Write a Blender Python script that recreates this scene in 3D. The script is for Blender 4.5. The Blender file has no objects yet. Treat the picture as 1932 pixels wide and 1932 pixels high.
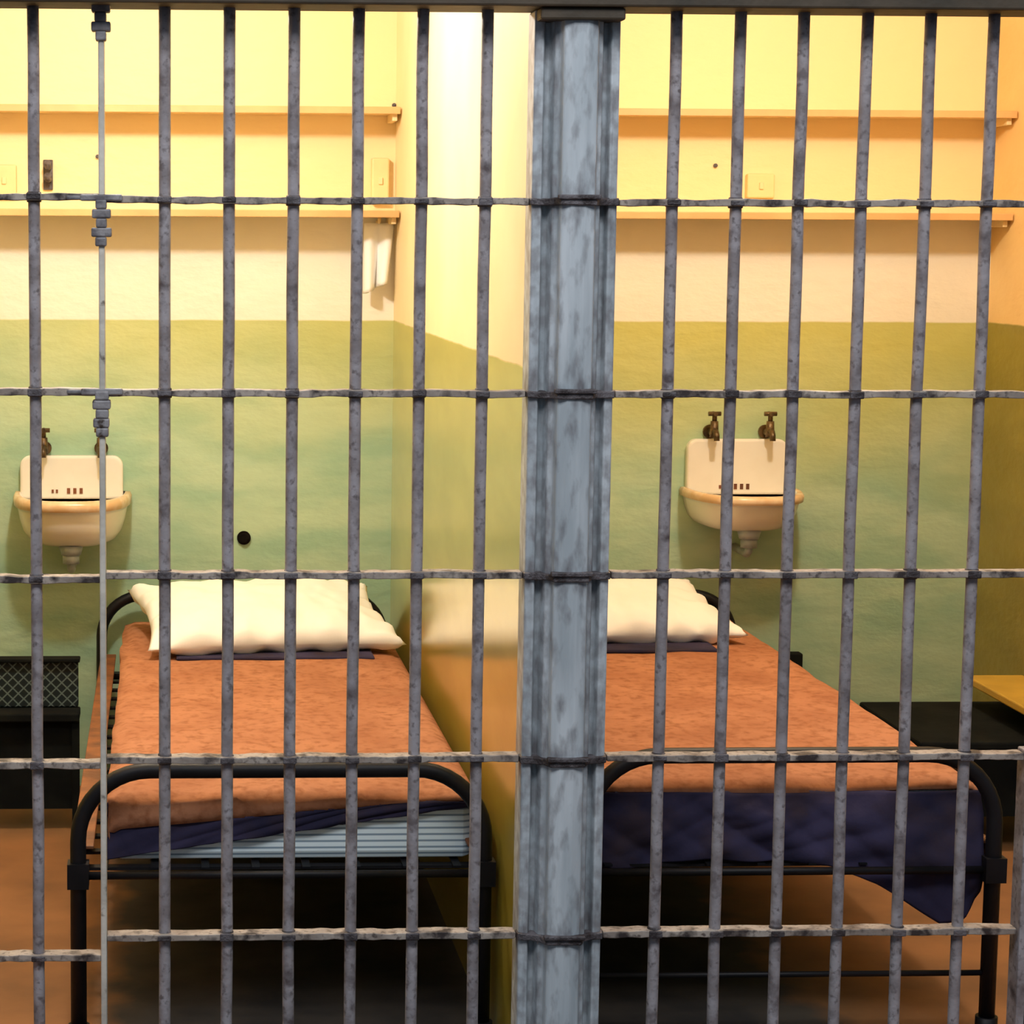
import bpy, bmesh, math, random
from mathutils import Vector, Matrix, noise
random.seed(4)
S=bpy.context.scene
COL=S.collection
S.view_settings.view_transform='Standard'

# ------------------------------------------------------------ materials
def srgb(r,g,b):
    f=lambda c:(c/255/12.92) if c/255<=.04045 else ((c/255+.055)/1.055)**2.4
    return (f(r),f(g),f(b),1)
def mat_base(name,rough=.6,spec=.5,metal=0):
    m=bpy.data.materials.new(name); m.use_nodes=True
    nt=m.node_tree; b=nt.nodes['Principled BSDF']
    b.inputs['Roughness'].default_value=rough
    b.inputs['Metallic'].default_value=metal
    b.inputs['Specular IOR Level'].default_value=spec
    return m,nt,b
def N(nt,t,**k):
    n=nt.nodes.new(t)
    for a,v in k.items(): setattr(n,a,v)
    return n
def pos(nt):
    return N(nt,'ShaderNodeTexCoord').outputs['Object']
def noise_fac(nt,scale,lo,hi,detail=5,vec=None,stretch=None):
    v=vec or pos(nt)
    if stretch:
        mp=N(nt,'ShaderNodeMapping'); mp.inputs['Scale'].default_value=stretch
        nt.links.new(v,mp.inputs[0]); v=mp.outputs[0]
    n=N(nt,'ShaderNodeTexNoise'); n.inputs['Scale'].default_value=scale; n.inputs['Detail'].default_value=detail
    nt.links.new(v,n.inputs['Vector'])
    r=N(nt,'ShaderNodeMapRange'); r.inputs[1].default_value=lo; r.inputs[2].default_value=hi
    nt.links.new(n.outputs[0],r.inputs[0])
    return r.outputs[0],n.outputs[0]
def mix(nt,f,a,b):
    m=N(nt,'ShaderNodeMix',data_type='RGBA')
    if isinstance(f,(int,float)): m.inputs[0].default_value=f
    else: nt.links.new(f,m.inputs[0])
    for s,c in ((6,a),(7,b)):
        if isinstance(c,tuple): m.inputs[s].default_value=c
        else: nt.links.new(c,m.inputs[s])
    return m.outputs[2]
def bump(nt,b,h,strength=.3,dist=.01):
    bp=N(nt,'ShaderNodeBump'); bp.inputs['Strength'].default_value=strength; bp.inputs['Distance'].default_value=dist
    nt.links.new(h,bp.inputs['Height']); nt.links.new(bp.outputs[0],b.inputs['Normal'])
def mottled(name,c1,c2,scale=8,lo=.4,hi=.6,rough=.6,bs=.2,c3=None,s3=40,lo3=.58,hi3=.66,spec=.5,metal=0,stretch=None,bd=.005,c4=None,s4=60):
    m,nt,b=mat_base(name,rough,spec,metal)
    f,h=noise_fac(nt,scale,lo,hi,stretch=stretch)
    c=mix(nt,f,c1,c2)
    if c3:
        f3,_=noise_fac(nt,s3,lo3,hi3)
        c=mix(nt,f3,c,c3)
    if c4:
        f4,_=noise_fac(nt,s4,.54,.70,detail=3)
        c=mix(nt,f4,c,c4)
    nt.links.new(c,b.inputs['Base Color'])
    _,h2=noise_fac(nt,scale*6,.3,.7)
    bump(nt,b,h2,bs,bd)
    return m
DADO=1.365
def wall_mat(name,up1,up2,g1,g2,rough_low=.35,spec=.5,band=None,bs=.35,coat=0,warm_glow=None):
    m,nt,b=mat_base(name,.55,spec)
    p=pos(nt)
    sx=N(nt,'ShaderNodeSeparateXYZ'); nt.links.new(p,sx.inputs[0])
    wob=N(nt,'ShaderNodeTexNoise'); wob.inputs['Scale'].default_value=9; nt.links.new(p,wob.inputs['Vector'])
    ma=N(nt,'ShaderNodeMath',operation='MULTIPLY_ADD'); ma.inputs[1].default_value=.006
    nt.links.new(wob.outputs[0],ma.inputs[0]); nt.links.new(sx.outputs[2],ma.inputs[2])
    gt=N(nt,'ShaderNodeMapRange'); gt.inputs[1].default_value=DADO+.002; gt.inputs[2].default_value=DADO+.007
    nt.links.new(ma.outputs[0],gt.inputs[0])
    f,_=noise_fac(nt,3.5,.35,.65)
    f2,_=noise_fac(nt,3.2,.38,.62,stretch=(1,1,3),detail=8)
    up=mix(nt,f,up1,up2); lo=mix(nt,f2,g1,g2)
    if warm_glow:   # warm lamp light painted into the upper dado colour, patchy, stronger to the right
        w2=N(nt,'ShaderNodeTexNoise'); w2.inputs['Scale'].default_value=2.5; nt.links.new(p,w2.inputs['Vector'])
        m2=N(nt,'ShaderNodeMath',operation='MULTIPLY_ADD'); m2.inputs[1].default_value=.35
        nt.links.new(w2.outputs[0],m2.inputs[0]); nt.links.new(sx.outputs[2],m2.inputs[2])
        m3=N(nt,'ShaderNodeMath',operation='MULTIPLY_ADD'); m3.inputs[1].default_value=.09
        nt.links.new(sx.outputs[0],m3.inputs[0]); nt.links.new(m2.outputs[0],m3.inputs[2])
        r=N(nt,'ShaderNodeMapRange'); r.inputs[1].default_value=1.20; r.inputs[2].default_value=1.66; r.inputs[4].default_value=.85
        nt.links.new(m3.outputs[0],r.inputs[0])
        lo=mix(nt,r.outputs[0],lo,warm_glow)
    if band:
        g=N(nt,'ShaderNodeMapRange'); g.inputs[1].default_value=1.672; g.inputs[2].default_value=1.68
        nt.links.new(sx.outputs[2],g.inputs[0])
        up=mix(nt,g.outputs[0],up,band)
    c=mix(nt,gt.outputs[0],lo,up)
    nt.links.new(c,b.inputs['Base Color'])
    r=N(nt,'ShaderNodeMapRange'); r.inputs[3].default_value=rough_low; r.inputs[4].default_value=.6
    nt.links.new(gt.outputs[0],r.inputs[0]); nt.links.new(r.outputs[0],b.inputs['Roughness'])
    if coat:
        r=N(nt,'ShaderNodeMapRange'); r.inputs[3].default_value=coat; r.inputs[4].default_value=0
        nt.links.new(gt.outputs[0],r.inputs[0]); nt.links.new(r.outputs[0],b.inputs['Coat Weight'])
        b.inputs['Coat Roughness'].default_value=.12
    _,h=noise_fac(nt,14,.3,.7,stretch=(1,1,1.8),detail=6)
    bump(nt,b,h,bs,.012)
    return m
M_wallL=wall_mat('paint_back_wall',srgb(236,229,212),srgb(243,236,220),srgb(160,194,166),srgb(188,212,180),band=srgb(244,218,166),warm_glow=srgb(200,192,98))
M_part=wall_mat('paint_partition',srgb(238,214,168),srgb(244,222,178),srgb(176,160,58),srgb(190,174,74),.3,.6,bs=.03,coat=1)
M_right=wall_mat('paint_side_wall',srgb(232,192,128),srgb(238,202,138),srgb(140,126,50),srgb(150,136,58),.4)
M_ceil=mottled('ceiling_paint',srgb(235,215,175),srgb(225,205,160))
def floor_mat():
    m,nt,b=mat_base('floor_paint',.65,.3)
    p=pos(nt); sx=N(nt,'ShaderNodeSeparateXYZ'); nt.links.new(p,sx.inputs[0])
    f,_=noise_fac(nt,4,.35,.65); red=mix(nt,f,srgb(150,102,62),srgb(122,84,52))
    f2,h=noise_fac(nt,6,.35,.65,detail=7); bed_shade=mix(nt,f2,srgb(76,68,60),srgb(54,50,48))  # second tone paints the shade under the beds into the floor colour
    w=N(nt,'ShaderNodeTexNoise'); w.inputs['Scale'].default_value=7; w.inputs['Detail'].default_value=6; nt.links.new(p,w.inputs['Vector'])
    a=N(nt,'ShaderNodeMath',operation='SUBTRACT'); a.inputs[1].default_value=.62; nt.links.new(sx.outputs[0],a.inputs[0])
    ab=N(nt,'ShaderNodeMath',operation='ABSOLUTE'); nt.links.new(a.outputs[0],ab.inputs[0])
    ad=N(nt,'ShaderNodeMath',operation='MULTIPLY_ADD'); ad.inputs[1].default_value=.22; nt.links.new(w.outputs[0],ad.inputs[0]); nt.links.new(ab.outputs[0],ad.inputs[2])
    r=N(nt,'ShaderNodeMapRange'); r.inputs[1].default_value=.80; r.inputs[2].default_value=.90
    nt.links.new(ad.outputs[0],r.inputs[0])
    c=mix(nt,r.outputs[0],bed_shade,red)
    nt.links.new(c,b.inputs['Base Color']); bump(nt,b,h,.2,.004)
    return m
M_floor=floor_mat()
M_bar=mottled('bar_paint',srgb(126,118,118),srgb(156,150,152),18,.38,.62,.6,.5,srgb(84,74,74),24,.57,.74,metal=.0,bd=.002,c4=srgb(104,96,96),s4=80,spec=.35)
M_hbar=mottled('crossbar_paint',srgb(136,124,114),srgb(166,154,142),16,.4,.6,.6,.6,srgb(56,48,46),22,.52,.64,bd=.002,c4=srgb(90,80,74),s4=90,spec=.35)
M_door=mottled('door_edge_paint',srgb(178,172,160),srgb(205,198,184),12,.4,.6,.5,.3,srgb(90,80,70),30,.62,.7)
M_dark=mottled('dirty_iron',srgb(50,42,42),srgb(98,92,94),30,.4,.62,.6,.6)
M_lintel=mottled('lintel_dark_paint',srgb(50,42,28),srgb(70,58,42),8)
M_black=mottled('black_enamel',srgb(14,14,17),srgb(24,22,25),10,rough=.5,bs=.1,spec=.3)
M_flat=mottled('flat_black_steel',srgb(18,20,20),srgb(26,28,26),10,rough=.9,bs=.1,spec=.1)
M_rust=mottled('rusty_angle_iron',srgb(140,84,44),srgb(104,62,34),12,rough=.6)
M_orange=mottled('orange_wool',srgb(160,106,76),srgb(178,123,90),6,.35,.65,.95,.6,srgb(144,93,64),45,.46,.72,spec=.1)
M_navy=mottled('navy_wool',srgb(42,40,60),srgb(62,57,82),5,.38,.62,.95,.4,srgb(56,47,56),9,.5,.7,spec=.1)
M_pillow=mottled('pillow_cotton',srgb(250,249,246),srgb(246,245,241),5,rough=.9,bs=.15,spec=.2)
M_porc=mottled('porcelain',srgb(242,237,228),srgb(235,229,218),5,rough=.2,bs=.02)
M_rim=mottled('stained_porcelain_rim',srgb(222,184,140),srgb(236,210,176),18,rough=.25,bs=.02)
M_brass=mottled('old_brass',srgb(120,98,66),srgb(70,56,40),30,rough=.4,metal=.6)
M_shelf=mottled('shelf_paint',srgb(238,212,162),srgb(230,202,150),6,rough=.5)
M_shelfedge=mottled('shelf_edge_paint',srgb(218,174,116),srgb(208,162,106),6,rough=.5)
M_ochre=mottled('ochre_paint',srgb(206,166,66),srgb(190,150,56),6,rough=.5)
M_cream=mottled('cream_paint',srgb(238,212,156),srgb(228,200,146),6,rough=.5)
M_chrome=mottled('zinc_pipe',srgb(186,196,206),srgb(160,170,178),20,rough=.35,metal=.1)
M_hole=mottled('hole_black',srgb(14,12,10),srgb(22,18,16),20,rough=.9,spec=.1)

def column_mat():
    m,nt,b=mat_base('column_blue_grey_paint',.5)
    p=pos(nt)
    f,_=noise_fac(nt,9,.35,.65,stretch=(3,3,.35))
    c=mix(nt,f,srgb(160,168,172),srgb(194,200,203))
    sx=N(nt,'ShaderNodeSeparateXYZ'); nt.links.new(p,sx.inputs[0])
    a=N(nt,'ShaderNodeMath',operation='SUBTRACT'); a.inputs[1].default_value=.0
    nt.links.new(sx.outputs[2],a.inputs[0])
    pp=N(nt,'ShaderNodeMath',operation='PINGPONG'); pp.inputs[1].default_value=.1665
    nt.links.new(a.outputs[0],pp.inputs[0])
    mr=N(nt,'ShaderNodeMapRange'); mr.inputs[1].default_value=.0; mr.inputs[2].default_value=.05; mr.inputs[3].default_value=.14; mr.inputs[4].default_value=0
    nt.links.new(pp.outputs[0],mr.inputs[0])
    n=N(nt,'ShaderNodeTexNoise'); n.inputs['Scale'].default_value=22; n.inputs['Detail'].default_value=8
    mp=N(nt,'ShaderNodeMapping'); mp.inputs['Scale'].default_value=(2.2,2.2,.8)
    nt.links.new(p,mp.inputs[0]); nt.links.new(mp.outputs[0],n.inputs['Vector'])
    ad=N(nt,'ShaderNodeMath',operation='ADD'); nt.links.new(n.outputs[0],ad.inputs[0]); nt.links.new(mr.outputs[0],ad.inputs[1])
    r2=N(nt,'ShaderNodeMapRange'); r2.inputs[1].default_value=.5; r2.inputs[2].default_value=.78; r2.inputs[4].default_value=.75
    nt.links.new(ad.outputs[0],r2.inputs[0])
    c=mix(nt,r2.outputs[0],c,srgb(84,76,78))
    sub=N(nt,'ShaderNodeMath',operation='SUBTRACT'); sub.inputs[1].default_value=.733; nt.links.new(sx.outputs[0],sub.inputs[0])
    ab=N(nt,'ShaderNodeMath',operation='ABSOLUTE'); nt.links.new(sub.outputs[0],ab.inputs[0])
    pk=N(nt,'ShaderNodeMapRange'); pk.inputs[1].default_value=.030; pk.inputs[2].default_value=.038; nt.links.new(ab.outputs[0],pk.inputs[0])
    gm,_=noise_fac(nt,40,.40,.62)
    mu=N(nt,'ShaderNodeMath',operation='MULTIPLY'); nt.links.new(pk.outputs[0],mu.inputs[0]); nt.links.new(gm,mu.inputs[1])
    mu2=N(nt,'ShaderNodeMath',operation='MULTIPLY'); mu2.inputs[1].default_value=.45; nt.links.new(mu.outputs[0],mu2.inputs[0])
    c=mix(nt,mu2.outputs[0],c,srgb(104,94,94))
    nt.links.new(c,b.inputs['Base Color'])
    bump(nt,b,n.outputs[0],.3,.003)
    return m
M_col=column_mat()
def stripe_mat():
    m,nt,b=mat_base('mattress_ticking',.85,.2)
    p=pos(nt); sx=N(nt,'ShaderNodeSeparateXYZ'); nt.links.new(p,sx.inputs[0])
    w=N(nt,'ShaderNodeMath',operation='PINGPONG'); w.inputs[1].default_value=.0065
    nt.links.new(sx.outputs[2],w.inputs[0])
    r=N(nt,'ShaderNodeMapRange'); r.inputs[1].default_value=.001; r.inputs[2].default_value=.003
    nt.links.new(w.outputs[0],r.inputs[0])
    c=mix(nt,r.outputs[0],srgb(136,156,170),srgb(234,248,250))
    nt.links.new(c,b.inputs['Base Color']); return m
M_tick=stripe_mat()
def mesh_mat():
    m,nt,b=mat_base('black_lattice',.6,.3)
    p=pos(nt)
    mp=N(nt,'ShaderNodeMapping'); mp.inputs['Rotation'].default_value=(0,math.radians(45),0); mp.inputs['Scale'].default_value=(48,1,48)
    nt.links.new(p,mp.inputs[0])
    sx=N(nt,'ShaderNodeSeparateXYZ'); nt.links.new(mp.outputs[0],sx.inputs[0])
    fs=[]
    for i in (0,2):
        w=N(nt,'ShaderNodeMath',operation='PINGPONG'); w.inputs[1].default_value=.5
        nt.links.new(sx.outputs[i],w.inputs[0])
        l=N(nt,'ShaderNodeMath',operation='LESS_THAN'); l.inputs[1].default_value=.09
        nt.links.new(w.outputs[0],l.inputs[0]); fs.append(l.outputs[0])
    mxn=N(nt,'ShaderNodeMath',operation='MAXIMUM'); nt.links.new(fs[0],mxn.inputs[0]); nt.links.new(fs[1],mxn.inputs[1])
    c=mix(nt,mxn.outputs[0],srgb(24,34,36),srgb(96,110,108))
    nt.links.new(c,b.inputs['Base Color']); return m
M_lat=mesh_mat()

# ------------------------------------------------------------ geometry helpers
def finish(name,bm,mat,parent=None,smooth=False,bevel=0,seg=2):
    bmesh.ops.recalc_face_normals(bm,faces=bm.faces)
    me=bpy.data.meshes.new(name); bm.to_mesh(me); bm.free()
    ob=bpy.data.objects.new(name,me); COL.objects.link(ob)
    mats=mat if isinstance(mat,list) else [mat]
    for x in mats: me.materials.append(x)
    if smooth:
        for p in me.polygons: p.use_smooth=True
    if bevel:
        b=ob.modifiers.new('bevel','BEVEL'); b.width=bevel; b.segments=seg; b.limit_method='ANGLE'
    if parent: ob.parent=parent
    return ob
def bm_box(bm,x0,x1,y0,y1,z0,z1,mi=0):
    v=[bm.verts.new(c) for c in ((x0,y0,z0),(x1,y0,z0),(x1,y1,z0),(x0,y1,z0),(x0,y0,z1),(x1,y0,z1),(x1,y1,z1),(x0,y1,z1))]
    for f in ((0,3,2,1),(4,5,6,7),(0,1,5,4),(1,2,6,5),(2,3,7,6),(3,0,4,7)):
        fc=bm.faces.new([v[i] for i in f]); fc.material_index=mi
def box(name,x0,x1,y0,y1,z0,z1,mat,parent=None,bevel=0):
    bm=bmesh.new(); bm_box(bm,x0,x1,y0,y1,z0,z1); return finish(name,bm,mat,parent,bevel=bevel)
def bm_cyl(bm,p0,p1,r0,r1=None,n=16,mi=0):
    r1=r0 if r1 is None else r1
    p0=Vector(p0);p1=Vector(p1); d=(p1-p0).normalized()
    a=d.orthogonal().normalized(); b=d.cross(a)
    A=[];B=[]
    for i in range(n):
        t=2*math.pi*i/n; o=a*math.cos(t)+b*math.sin(t)
        A.append(bm.verts.new(p0+o*r0)); B.append(bm.verts.new(p1+o*r1))
    for i in range(n):
        j=(i+1)%n; f=bm.faces.new((A[i],A[j],B[j],B[i])); f.smooth=True; f.material_index=mi
    f=bm.faces.new(A[::-1]); f.material_index=mi
    f=bm.faces.new(B); f.material_index=mi
def bm_tube(bm,pts,r,n=12,mi=0):
    pts=[Vector(p) for p in pts]; rings=[]
    prev=None
    for i,p in enumerate(pts):
        if i==0: d=pts[1]-p
        elif i==len(pts)-1: d=p-pts[i-1]
        else: d=(pts[i+1]-p).normalized()+(p-pts[i-1]).normalized()
        d.normalize()
        a=prev-d*prev.dot(d) if prev else d.orthogonal()
        a.normalize(); prev=a; b=d.cross(a)
        rings.append([bm.verts.new(p+(a*math.cos(2*math.pi*k/n)+b*math.sin(2*math.pi*k/n))*r) for k in range(n)])
    for i in range(len(rings)-1):
        for k in range(n):
            f=bm.faces.new((rings[i][k],rings[i][(k+1)%n],rings[i+1][(k+1)%n],rings[i+1][k])); f.smooth=True; f.material_index=mi
    bm.faces.new(rings[0][::-1]).material_index=mi; bm.faces.new(rings[-1]).material_index=mi
def empty(name,loc=(0,0,0)):
    e=bpy.data.objects.new(name,None); COL.objects.link(e); e.empty_display_size=.1
    e.location=loc; return e

# ------------------------------------------------------------ room
YB=2.43; XL=-.87; P0=.66; P1=.81; XR=2.40; ZC=2.45; YF=.05
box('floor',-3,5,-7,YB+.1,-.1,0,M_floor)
box('wall_back',-1.2,3.2,YB,YB+.12,0,ZC,M_wallL)
box('wall_partition',P0,P1,YF,YB,0,ZC,M_part)
box('wall_right',XR,XR+.15,YF,YB,0,ZC,M_right)
box('wall_left',XL-.15,XL,YF,YB,0,ZC,M_part)
box('ceiling',-1.2,3.2,-.1,YB+.12,ZC,ZC+.1,M_ceil)
box('steel_lintel',-1.6,3.4,-.075,.05,2.006,2.45,M_lintel,bevel=.004)

# ------------------------------------------------------------ shelves (wall to wall)
def shelf(x0,x1,z,d=.17):
    e=empty('wall_shelf')
    box('board',x0,x1,YB-d,YB,z-.007,z+.007,M_shelf,e,bevel=.002)
    box('front_lip',x0,x1,YB-d-.005,YB-d,z-.012,z+.008,M_shelfedge,e,bevel=.002)
    for xx in (x0+.004,x1-.02):
        box('end_bracket',xx,xx+.014,YB-d+.02,YB,z-.03,z-.007,M_shelf,e,bevel=.002)
for (a,b) in ((XL,P0-.005),(P1+.005,XR-.005)):
    shelf(a,b,1.958); shelf(a,b,1.672)

# ------------------------------------------------------------ bars
BZ=[1.668,1.323,.992,.650,.316]
SP=.1149
def bars(name,xs,xa,xb,zs=BZ,bottom=0.0):
    e=empty(name)
    bm=bmesh.new()
    for x in xs:
        n=60; pts=[]
        for i in range(n+1):
            z=bottom+(2.006-bottom)*i/n
            pts.append((x+.0014*noise.noise((x*9,0,z*5)),.0012*noise.noise((x*9,4,z*5)),z))
        bm_tube(bm,pts,.0108,14)
    finish('uprights',bm,M_bar,e)
    bm=bmesh.new()
    n=int((xb-xa)/.012)
    for k,z in enumerate(zs):
        rings=[]
        for i in range(n+1):
            x=xa+(xb-xa)*i/n
            h=.0062+.0018*noise.noise((x*40,z*7,1)); dz=.0022*noise.noise((x*11,z*13,3))
            rings.append([bm.verts.new((x,yy,z+dz+zz)) for yy,zz in ((-.018,-h),(-.018,h),(.016,h),(.016,-h))])
        for i in range(n):
            for q in range(4):
                bm.faces.new((rings[i][q],rings[i][(q+1)%4],rings[i+1][(q+1)%4],rings[i+1][q]))
        bm.faces.new(rings[0]); bm.faces.new(rings[-1][::-1])
    finish('crossbars',bm,M_hbar,e,bevel=.0015)
    bm=bmesh.new()
    for z in zs:
        for x in xs:
            s=random.uniform(.006,.010)
            bm_cyl(bm,(x,0,z-s),(x,0,z+s),.0136,.0128,12)
            bm_box(bm,x-.013,x+.012,-.0200,-.015,z-random.uniform(.004,.008),z+random.uniform(.004,.008))
    finish('weld_collars',bm,M_dark,e,bevel=.002)
    return e
CX=.733; CK=.92
bars('bar_grille',[SP*k for k in range(0,6)],-.1065,CX-.082)
bars('bar_grille',[.914+SP*k for k in range(0,6)],CX+.082,1.595)
d=bars('barred_door',[-.2325],-.75,-.1175,zs=[1.672,1.325,.985,.642,.279])
bm=bmesh.new()
for x in (-SP*3,-SP*4,-SP*5):
    bm_cyl(bm,(x,0,0),(x,0,2.006),.0108,n=14)
finish('uprights_far',bm,M_bar,d)
bm=bmesh.new(); bm_box(bm,-.1175,-.1065,-.022,.02,0,2.006); finish('edge_stile',bm,M_door,d,bevel=.003)
bm=bmesh.new()
# hinge / clamp plates: stacked knuckles around the stile
for z0,n in ((1.945,4),(1.585,5),(1.245,5)):
    for k in range(n):
        z=z0+k*.0165; w=.011+.006*(k%2)+random.uniform(-.001,.002)
        bm_box(bm,-.112-w,-.112+w*random.uniform(.75,1.0),-.027,.004,z,z+.0165)
for z in (1.670,1.325):
    bm_box(bm,-.15,-.075,-.024,-.012,z-.005,z+.007)
    bm_box(bm,-.175,-.14,-.022,-.012,z-.003,z+.005)
finish('hinge_plates',bm,mottled('hinge_paint',srgb(92,88,90),srgb(140,136,136),30,c3=srgb(60,48,40)),d,bevel=.003)

# ------------------------------------------------------------ column between cells
e=empty('steel_column')
prof=[(-.084,.05),(-.084,-.018),(-.066,-.024),(-.060,-.006),(-.052,-.006),(-.046,-.032),(-.036,-.036),(-.032,-.052),(-.014,-.058),(.014,-.058),(.034,-.052),(.038,-.036),(.047,-.032),(.053,-.006),(.060,-.006),(.066,-.024),(.084,-.018),(.084,.05)]
prof=[(a*CK,b) for a,b in prof]
bm=bmesh.new(); nz=40
R=[]
for i in range(nz+1):
    z=2.005*i/nz
    R.append([bm.verts.new((CX+a,b,z)) for a,b in prof])
for i in range(nz):
    for k in range(len(prof)):
        j=(k+1)%len(prof); bm.faces.new((R[i][k],R[i][j],R[i+1][j],R[i+1][k]))
bm.faces.new(R[0][::-1]); bm.faces.new(R[-1])
finish('fluted_shaft',bm,M_col,e,bevel=.003)
box('cap_plate',CX-.074,CX+.076,-.066,-.0,1.984,2.0055,M_lintel,e,bevel=.004)
bm=bmesh.new()
for z in BZ:
    P=[(-.088,-.010),(-.086,-.026),(-.062,-.030),(-.044,-.040),(-.034,-.062),(.036,-.062),(.046,-.040),(.062,-.030),(.086,-.026),(.088,-.010)]
    P=[(a*CK,b) for a,b in P]
    h=.0065
    A=[bm.verts.new((CX+a,b,z-h+.002*noise.noise((a*60,z,0)))) for a,b in P]; B=[bm.verts.new((CX+a,b,z+h+.002*noise.noise((a*60,z,5)))) for a,b in P]
    A+=[bm.verts.new((CX+a,.0,z-h)) for a in (.081,-.081)]; B+=[bm.verts.new((CX+a,.0,z+h)) for a in (.081,-.081)]
    bm.faces.new(A[::-1]); bm.faces.new(B)
    for i in range(len(A)):
        j=(i+1)%len(A); bm.faces.new((A[i],A[j],B[j],B[i]))
    bm_box(bm,CX-.036,CX+.040,-.066,-.05,z+.004,z+.012)
finish('straps',bm,M_dark,e,bevel=.002)
e=empty('barred_door')
box('edge_stile',1.600,1.70,-.02,.03,0,.66,M_bar,e,bevel=.003)
box('slim_stile',1.612,1.632,-.02,.03,0,1.33,M_bar,e,bevel=.003)
bm=bmesh.new()
bm_box(bm,1.597,1.70,-.024,-.006,1.318,1.334); bm_box(bm,1.597,1.64,-.027,-.01,1.300,1.328)
bm_box(bm,1.597,1.64,-.024,-.006,.985,.996)
bm_box(bm,1.597,1.66,-.024,-.006,1.66,1.672)
finish('latch_plates',bm,M_dark,e,bevel=.003)

# ------------------------------------------------------------ beds
def arch(xa,xb,y,top,rad,z0=0,n=10):
    pts=[(xa,y,z0),(xa,y,top-rad)]
    for i in range(1,n+1):
        t=math.pi/2*i/n
        pts.append((xa+rad-rad*math.cos(t),y,top-rad+rad*math.sin(t)))
    for i in range(0,n+1):
        t=math.pi/2*i/n
        pts.append((xb-rad+rad*math.sin(t),y,top-rad+rad*math.cos(t)))
    pts.append((xb,y,z0)); return pts
def cloth(name,fn,nu,nv,mat,parent,thick=.006):
    bm=bmesh.new(); V=[[bm.verts.new(fn(i/nu,j/nv)) for j in range(nv+1)] for i in range(nu+1)]
    for i in range(nu):
        for j in range(nv): bm.faces.new((V[i][j],V[i+1][j],V[i+1][j+1],V[i][j+1]))
    ob=finish(name,bm,mat,parent,smooth=True)
    s=ob.modifiers.new('thick','SOLIDIFY'); s.thickness=thick; s.offset=0
    return ob
def interp(t,tab):
    for (a,va),(b,vb) in zip(tab,tab[1:]):
        if t<=b: return va+(vb-va)*max(0,(t-a)/(b-a))
    return tab[-1][1]
def bed(xa,xb,mx0,mx1,drop_tab,seed,foot_top,bulge,hem_tab,low,top=.496,side=.09):
    e=empty('prison_bed')
    yf,yh=.27,YB-.06
    bm=bmesh.new()
    bm_tube(bm,arch(xa,xb,yf,foot_top,.14),.0160,14)
    bm_tube(bm,arch(xa-.012,xb,yh,.575,.12),.0155,14)
    bm_tube(bm,[(xa,yf,.352),(xb,yf,.352)],.008)
    if low: bm_tube(bm,[(xa,yf,.140),(xb,yf,.140)],.006)
    bm_tube(bm,[(xa,yh,.34),(xb,yh,.34)],.012)
    for x in (xa,xb):
        bm_cyl(bm,(x,yf,0),(x,yf,.05),.022); bm_cyl(bm,(x,yh,0),(x,yh,.05),.022)
        bm_box(bm,x-.021,x+.021,yf-.021,yf+.021,.33,.38)
    finish('tube_frame',bm,M_black,e)
    bm=bmesh.new()
    for x,s in ((xa,1),(xb,-1)):
        bm_box(bm,x-.006,x+.006,yf+.02,yh-.02,.345,.40)
        bm_box(bm,x-.014 if s>0 else x-.03,x+.03 if s>0 else x+.006,yf+.02,yh-.02,.40,.407)
    finish('side_rails',bm,M_rust,e,bevel=.002)
    bm=bmesh.new()
    for i in range(18):
        y=yf+.05+(yh-yf-.1)*i/17; bm_box(bm,xa,xb,y-.012,y+.012,.352,.358)
    for i in range(8):
        x=xa+.05+(xb-xa-.1)*i/7; bm_box(bm,x-.008,x+.008,yf+.02,yh-.02,.358,.362)
    finish('spring_deck',bm,M_black,e)
    box('mattress',mx0,mx1,yf+.06,yh-.03,.363,top-.008,M_tick,e,bevel=.02)
    y0f=yf+.050
    W=mx1-mx0+.012; dropS=side; L=yh-.03-y0f
    def fb(u,v):
        s=u*(W+2*dropS)-dropS
        uu=min(1,max(0,s/W)); hem=top-interp(uu,hem_tab)
        q=v*(L+hem)-hem
        r=.03
        if q<0: y=y0f; zz=q
        else: y=y0f+q; zz=-(r-q)**2/(2*r) if q<r else 0
        if s<0: x=mx0-.006; z=top+s
        elif s>W: x=mx1+.006; z=top-(s-W)
        else: x=mx0-.006+s; z=top
        if 0<=s<r: z-= (r-s)**2/(2*r)
        if W-r<s<=W: z-=(s-W+r)**2/(2*r)
        z+=zz
        k=noise.noise((s*3+seed,q*4,0))*.009+noise.noise((s*9+seed,q*7,2))*.005
        if q<0: y-=abs(k)*.8
        elif 0<=s<=W: z+=k+.005
        else: x+= -abs(k)-.001 if s<0 else 0
        return (x,y,max(z,.375))
    cloth('orange_blanket',fb,64,100,M_orange,e,.005)
    def fn(u,v):
        x=mx0-.012+(mx1-mx0+.016)*u
        zb=interp(u,drop_tab); zt=top-.011
        if bulge: zb+=.012*noise.noise((x*6,seed,1))
        y0=yf+.0555
        t=v
        z=zt+(zb-zt)*t
        k=max(0,u-.3)
        y=y0-(bulge*math.sin(math.pi*min(1,t*.75+.05))*k if bulge else 0)
        if z<interp(u,hem_tab): y-=.004+abs(noise.noise((x*9+t*3,z*7,seed)))*.012
        if bulge:
            a=x*1.0+z*1.6
            y-=(.022*abs(noise.noise((a*7,x*2,seed+3)))+.005*(1+math.sin(a*30+3*noise.noise((x*4,z*4,9)))))*min(1,t*3)
        return (x,y,z)
    cloth('navy_blanket',fn,80,40,M_navy,e,.006)
    return e
bL=bed(-.17,.632,-.105,.618,[(0,.372),(1,.478)],1.0,.563,0,[(0,.432),(.8,.483),(1,.488)],False)
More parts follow.
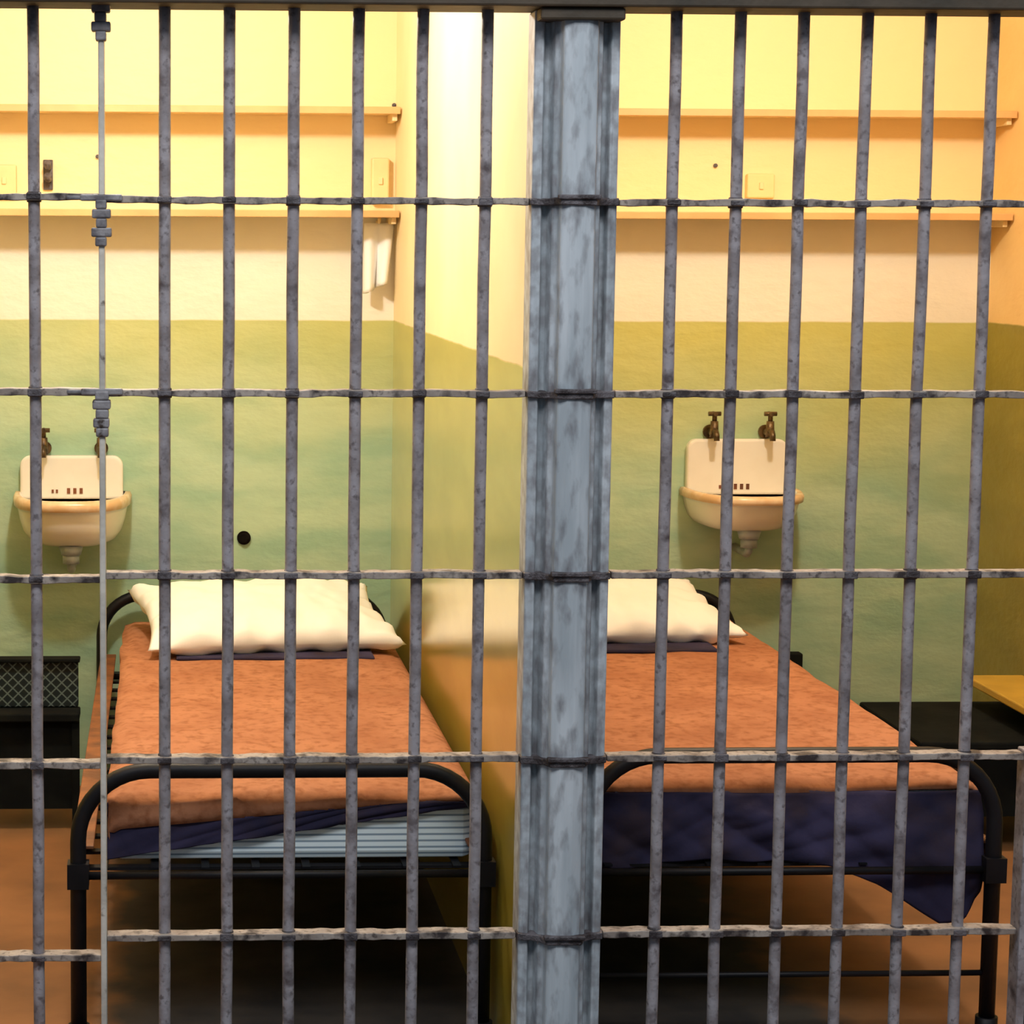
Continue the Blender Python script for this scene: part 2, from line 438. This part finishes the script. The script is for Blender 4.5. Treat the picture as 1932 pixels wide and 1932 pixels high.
bR=bed(.835,1.655,.85,1.635,[(0,.355),(.48,.365),(.62,.355),(.74,.315),(.9,.238),(.955,.243),(1,.30)],5.0,.588,.05,[(0,.504),(.5,.498),(1,.508)],True,top=.514)
def pillow(cx,cy,cz,w,d,h,rx,rz,seed=0):
    bm=bmesh.new(); nu,nv=80,48
    def P(u,v,s):
        a=2*u-1;b=2*v-1
        edge=max(0,(1-abs(a)**3.0))*max(0,(1-abs(b)**3.0))
        t=h*.5*edge**.45
        px=a*w/2*(1-.09*(1-b*b)); py=b*d/2*(1-.10*(1-a*a))
        wr=.007*noise.noise((px*12+seed,py*12,s*3))+.007*math.sin(px*52+5*noise.noise((px*5,py*5,seed)))*abs(b)**2
        wr+=.006*math.sin(py*60+4*noise.noise((px*6,py*6,seed+2)))*abs(a)**4
        wr+=.004*noise.noise((px*30+seed,py*22,s))
        return Vector((px,py,(t+ (wr if edge>.01 else 0))*s + .006*noise.noise((px*9,py*9,seed))))
    V={}
    for s in (1,-1):
        for i in range(nu+1):
            for j in range(nv+1):
                if s==-1 and (i in (0,nu) or j in (0,nv)): V[s,i,j]=V[1,i,j]
                else: V[s,i,j]=bm.verts.new(P(i/nu,j/nv,s))
    for s in (1,-1):
        for i in range(nu):
            for j in range(nv):
                q=[V[s,i,j],V[s,i+1,j],V[s,i+1,j+1],V[s,i,j+1]]
                bm.faces.new(q if s>0 else q[::-1])
    ob=finish('pillow',bm,M_pillow,None,smooth=True)
    ob.location=(cx,cy,cz); ob.rotation_euler=(math.radians(rx),0,math.radians(rz))
    return ob
pillow(.268,2.01,.574,.69,.51,.125,9,7,seed=1)
pillow(1.195,2.03,.588,.69,.48,.125,9,6,seed=7)
for x0,x1,pb,dz in ((.03,.55,bL,0),(.93,1.46,bR,.016)):
    bm=bmesh.new(); bm_box(bm,x0,x1,1.735,2.0,.503+dz,.513+dz)
    finish('folded_navy_edge',bm,M_navy,pb,bevel=.004)

# ------------------------------------------------------------ sinks
def sink(cx,rim,spl_top,bot,sdx=0,name='wall_sink'):
    e=empty(name)
    w=.148; r=.03; sx0=cx+sdx; pts=[(-w,rim-.02)]
    for i in range(9):
        t=math.pi/2*i/8; pts.append((-w+r-r*math.cos(t),spl_top-r+r*math.sin(t)))
    for i in range(9):
        t=math.pi/2*i/8; pts.append((w-r+r*math.sin(t),spl_top-r+r*math.cos(t)))
    pts.append((w,rim-.02))
    bm=bmesh.new(); F=[bm.verts.new((sx0+a,YB-.035,b)) for a,b in pts]; B=[bm.verts.new((sx0+a,YB,b)) for a,b in pts]
    bm.faces.new(F); bm.faces.new(B[::-1])
    for i in range(len(pts)):
        j=(i+1)%len(pts); bm.faces.new((F[i],F[j],B[j],B[i]))
    finish('splashback',bm,M_porc,e,bevel=.008,seg=3)
    a=.165; b=.28; H=rim-bot
    rings=[(.42,.0),(.60,.03),(.76,.12),(.86,.28),(.92,.5),(.955,.72),(.96,.76),(1.02,.80),(1.03,.93),(1.0,1.0),(.92,1.0),(.88,.93),(.82,.7),(.66,.4),(.35,.22)]
    bm=bmesh.new(); RR=[]
    n=36
    for s,h in rings:
        ring=[]
        for i in range(n+1):
            t=math.pi*i/n
            c,sn=math.cos(t),math.sin(t)
            x=a*s*math.copysign(abs(c)**.7,c); y=b*s*abs(sn)**.8
            ring.append(bm.verts.new((cx+x,YB-.004-y,bot+H*h)))
        RR.append(ring)
    for k in range(len(RR)-1):
        mi=1 if 7<=k<=9 else 0
        for i in range(n): bm.faces.new((RR[k][i],RR[k][i+1],RR[k+1][i+1],RR[k+1][i])).material_index=mi
        bm.faces.new((RR[k][0],RR[k+1][0],RR[k+1][n],RR[k][n]))
    bm.faces.new(RR[0]); bm.faces.new(RR[-1])
    finish('basin',bm,[M_porc,M_rim],e,smooth=True)
    bm=bmesh.new()
    yd=YB-.16
    bm_cyl(bm,(cx,yd,bot+.008),(cx,yd,bot-.020),.036,.028,20)
    bm_cyl(bm,(cx,yd,bot-.018),(cx,yd,bot-.045),.024,.024,20)
    bm_tube(bm,[(cx,yd,bot-.04),(cx,yd,bot-.055),(cx,yd+.02,bot-.065),(cx,YB,bot-.065)],.012)
    finish('drain_trap',bm,M_chrome,e)
    bm=bmesh.new()
    for i in range(3): bm_box(bm,cx-.016+i*.018,cx-.007+i*.018,YB-.0375,YB-.033,rim-.004,rim+.012)
    for i in range(2): bm_box(bm,cx-.06+i*.012,cx-.054+i*.012,YB-.0375,YB-.033,rim-.002,rim+.008)
    finish('overflow_slots',bm,mottled('hole_rust',srgb(130,74,42),srgb(96,54,34)),e)
    bm=bmesh.new()
    for sx in (-.078,.085):
        x=sx0+sx; z=spl_top+.02
        bm_cyl(bm,(x,YB,z),(x,YB-.012,z),.020)
        bm_cyl(bm,(x,YB,z),(x,YB-.07,z),.010)
        bm_cyl(bm,(x,YB-.06,z-.012),(x,YB-.06,z+.035),.013,.011)
        bm_cyl(bm,(x,YB-.06,z+.035),(x,YB-.06,z+.055),.007)
        bm_cyl(bm,(x-.018,YB-.06,z+.056),(x+.018,YB-.06,z+.056),.0065)
        bm_cyl(bm,(x,YB-.078,z+.056),(x,YB-.042,z+.056),.0065)
        bm_tube(bm,[(x,YB-.06,z+.005),(x,YB-.08,z+.006),(x,YB-.09,z-.005),(x,YB-.092,z-.02)],.0085)
    finish('taps',bm,M_brass,e)
sink(-.265,.872,.977,.728,-.003)
sink(1.672,.885,1.027,.772,-.006)

# ------------------------------------------------------------ small wall things
bm=bmesh.new()
bm_cyl(bm,(.230,YB-.008,.735),(.230,YB,.735),.020,n=24); bm_cyl(bm,(.230,YB-.016,.735),(.230,YB-.008,.735),.013,n=16)
finish('wall_drain_plug',bm,M_hole)
def swbox(x,z,w=.05,h=.07,name='switch_box'):
    e=empty(name); box('cover',x-w/2,x+w/2,YB-.03,YB,z-h/2,z+h/2,M_cream,e,bevel=.005)
    box('toggle',x-.006,x+.006,YB-.036,YB-.028,z-.010,z+.010,M_shelf,e,bevel=.002)
swbox(1.712,1.757,.08,.07); swbox(.615,1.765,.05,.13); swbox(-.455,1.76,.07,.09)
e=empty('wall_hook')
bm=bmesh.new()
bm_box(bm,-.345,-.318,YB-.012,YB,1.735,1.82)
for z in (1.80,1.765): bm_tube(bm,[(-.33,YB-.01,z),(-.33,YB-.05,z),(-.33,YB-.06,z+.012)],.010)
finish('hook_plate',bm,M_dark,e,bevel=.002)
for x,z in ((-.19,1.83),(1.585,1.815),(.655,1.98)):
    bm=bmesh.new(); bm_cyl(bm,(x-.001,YB-.008,z),(x-.001,YB,z),.006,n=10); bm_cyl(bm,(x-.001,YB-.012,z),(x-.001,YB-.008,z),.003,n=10); finish('wall_screw',bm,M_dark)
e=empty('hanging_towel')
def ft(u,v):
    x=.57+.08*u*(1-.25*v); z=1.645-.17*v-(.03*(1-u))*v
    return (x,YB-.05-.02*math.sin(u*9)*(.3+v),z)
cloth('cloth',ft,24,16,M_pillow,e,.01)
bm=bmesh.new(); bm_tube(bm,[(.61,YB,1.648),(.61,YB-.055,1.648),(.61,YB-.065,1.66)],.005); finish('peg',bm,M_cream,e)

# left: lattice-backed metal seat at back of left cell
e=empty('fold_down_seat')
bm=bmesh.new(); bm_box(bm,-.66,-.235,1.98,2.0,.33,.455); finish('lattice_panel',bm,M_lat,e,bevel=.004)
box('frame_top',-.66,-.23,1.965,2.012,.455,.466,M_flat,e,bevel=.003)
box('seat_plate',-.66,-.23,1.90,2.0,.305,.328,M_flat,e,bevel=.004)
for x in (-.65,-.25):
    box('leg',x,x+.02,1.91,1.93,0,.306,M_flat,e)
box('skirt',-.65,-.235,1.93,1.945,.06,.306,M_flat,e)
# right: black fold-down seat on the side wall + ochre flap
e=empty('fold_down_seat')
box('seat_plate',1.96,2.399,1.60,2.12,.285,.308,M_flat,e,bevel=.006)
box('seat_skirt',1.98,2.39,1.64,1.66,.10,.285,M_flat,e)
box('hinge_arm',2.36,2.399,1.7,2.1,.18,.285,M_flat,e)
for x in (1.97,2.33): box('leg',x,x+.02,1.64,1.66,0,.285,M_flat,e)
e=empty('fold_down_table')
bm=bmesh.new()
bm_box(bm,2.235,2.399,1.42,2.05,.375,.397)
finish('ochre_top',bm,M_ochre,e,bevel=.004)
box('bracket',2.37,2.399,1.5,1.53,.308,.375,M_flat,e); box('bracket',2.37,2.399,1.95,1.98,.308,.375,M_flat,e)
bm=bmesh.new(); bm_box(bm,1.825,1.875,YB-.04,YB,.325,.395); finish('wall_junction_box',bm,M_flat,bevel=.004)

# ------------------------------------------------------------ lamps
def lamp(x,y,en,colr):
    e=empty('ceiling_lamp')
    bm=bmesh.new(); bm_cyl(bm,(x,y,ZC),(x,y,ZC-.03),.06,.05,24); bm_cyl(bm,(x,y,ZC-.03),(x,y,ZC-.07),.02,.02,16)
    finish('socket',bm,M_cream,e)
    l=bpy.data.lights.new('bulb','POINT'); l.energy=en; l.color=colr; l.shadow_soft_size=.06
    o=bpy.data.objects.new('bulb',l); COL.objects.link(o); o.location=(x,y,ZC-.13); o.parent=e
lamp(-.12,1.10,62,(1,.945,.87))
lamp(1.55,1.10,53,(1,.89,.74))
l=bpy.data.lights.new('corridor_fill_light','AREA'); l.energy=200; l.color=(.93,.95,1); l.shape='RECTANGLE'; l.size=5; l.size_y=1.4  # unseen area light, added above the corridor to brighten bars and column
o=bpy.data.objects.new('corridor_fill_light',l); COL.objects.link(o); o.location=(.5,-2.7,4.6)
o.rotation_euler=(Vector((.6,0,1.0))-Vector(o.location)).to_track_quat('-Z','Y').to_euler()
w=bpy.data.worlds.new('w'); S.world=w; w.use_nodes=True
w.node_tree.nodes['Background'].inputs[0].default_value=(.45,.72,1,1); w.node_tree.nodes['Background'].inputs[1].default_value=.23

# ------------------------------------------------------------ camera
cam=bpy.data.cameras.new('camera'); co=bpy.data.objects.new('camera',cam); COL.objects.link(co)
cam.lens=36*4240/1932; cam.sensor_width=36; cam.clip_end=100
cam.shift_x=(966-480)/1932; cam.shift_y=-(966-931)/1932
co.matrix_world=Matrix.Translation((0,-4.05,1.6))@Matrix.Rotation(math.radians(-2.3),4,'Z')@Matrix.Rotation(math.radians(90-6.47),4,'X')@Matrix.Rotation(math.radians(.26),4,'Z')
S.camera=co
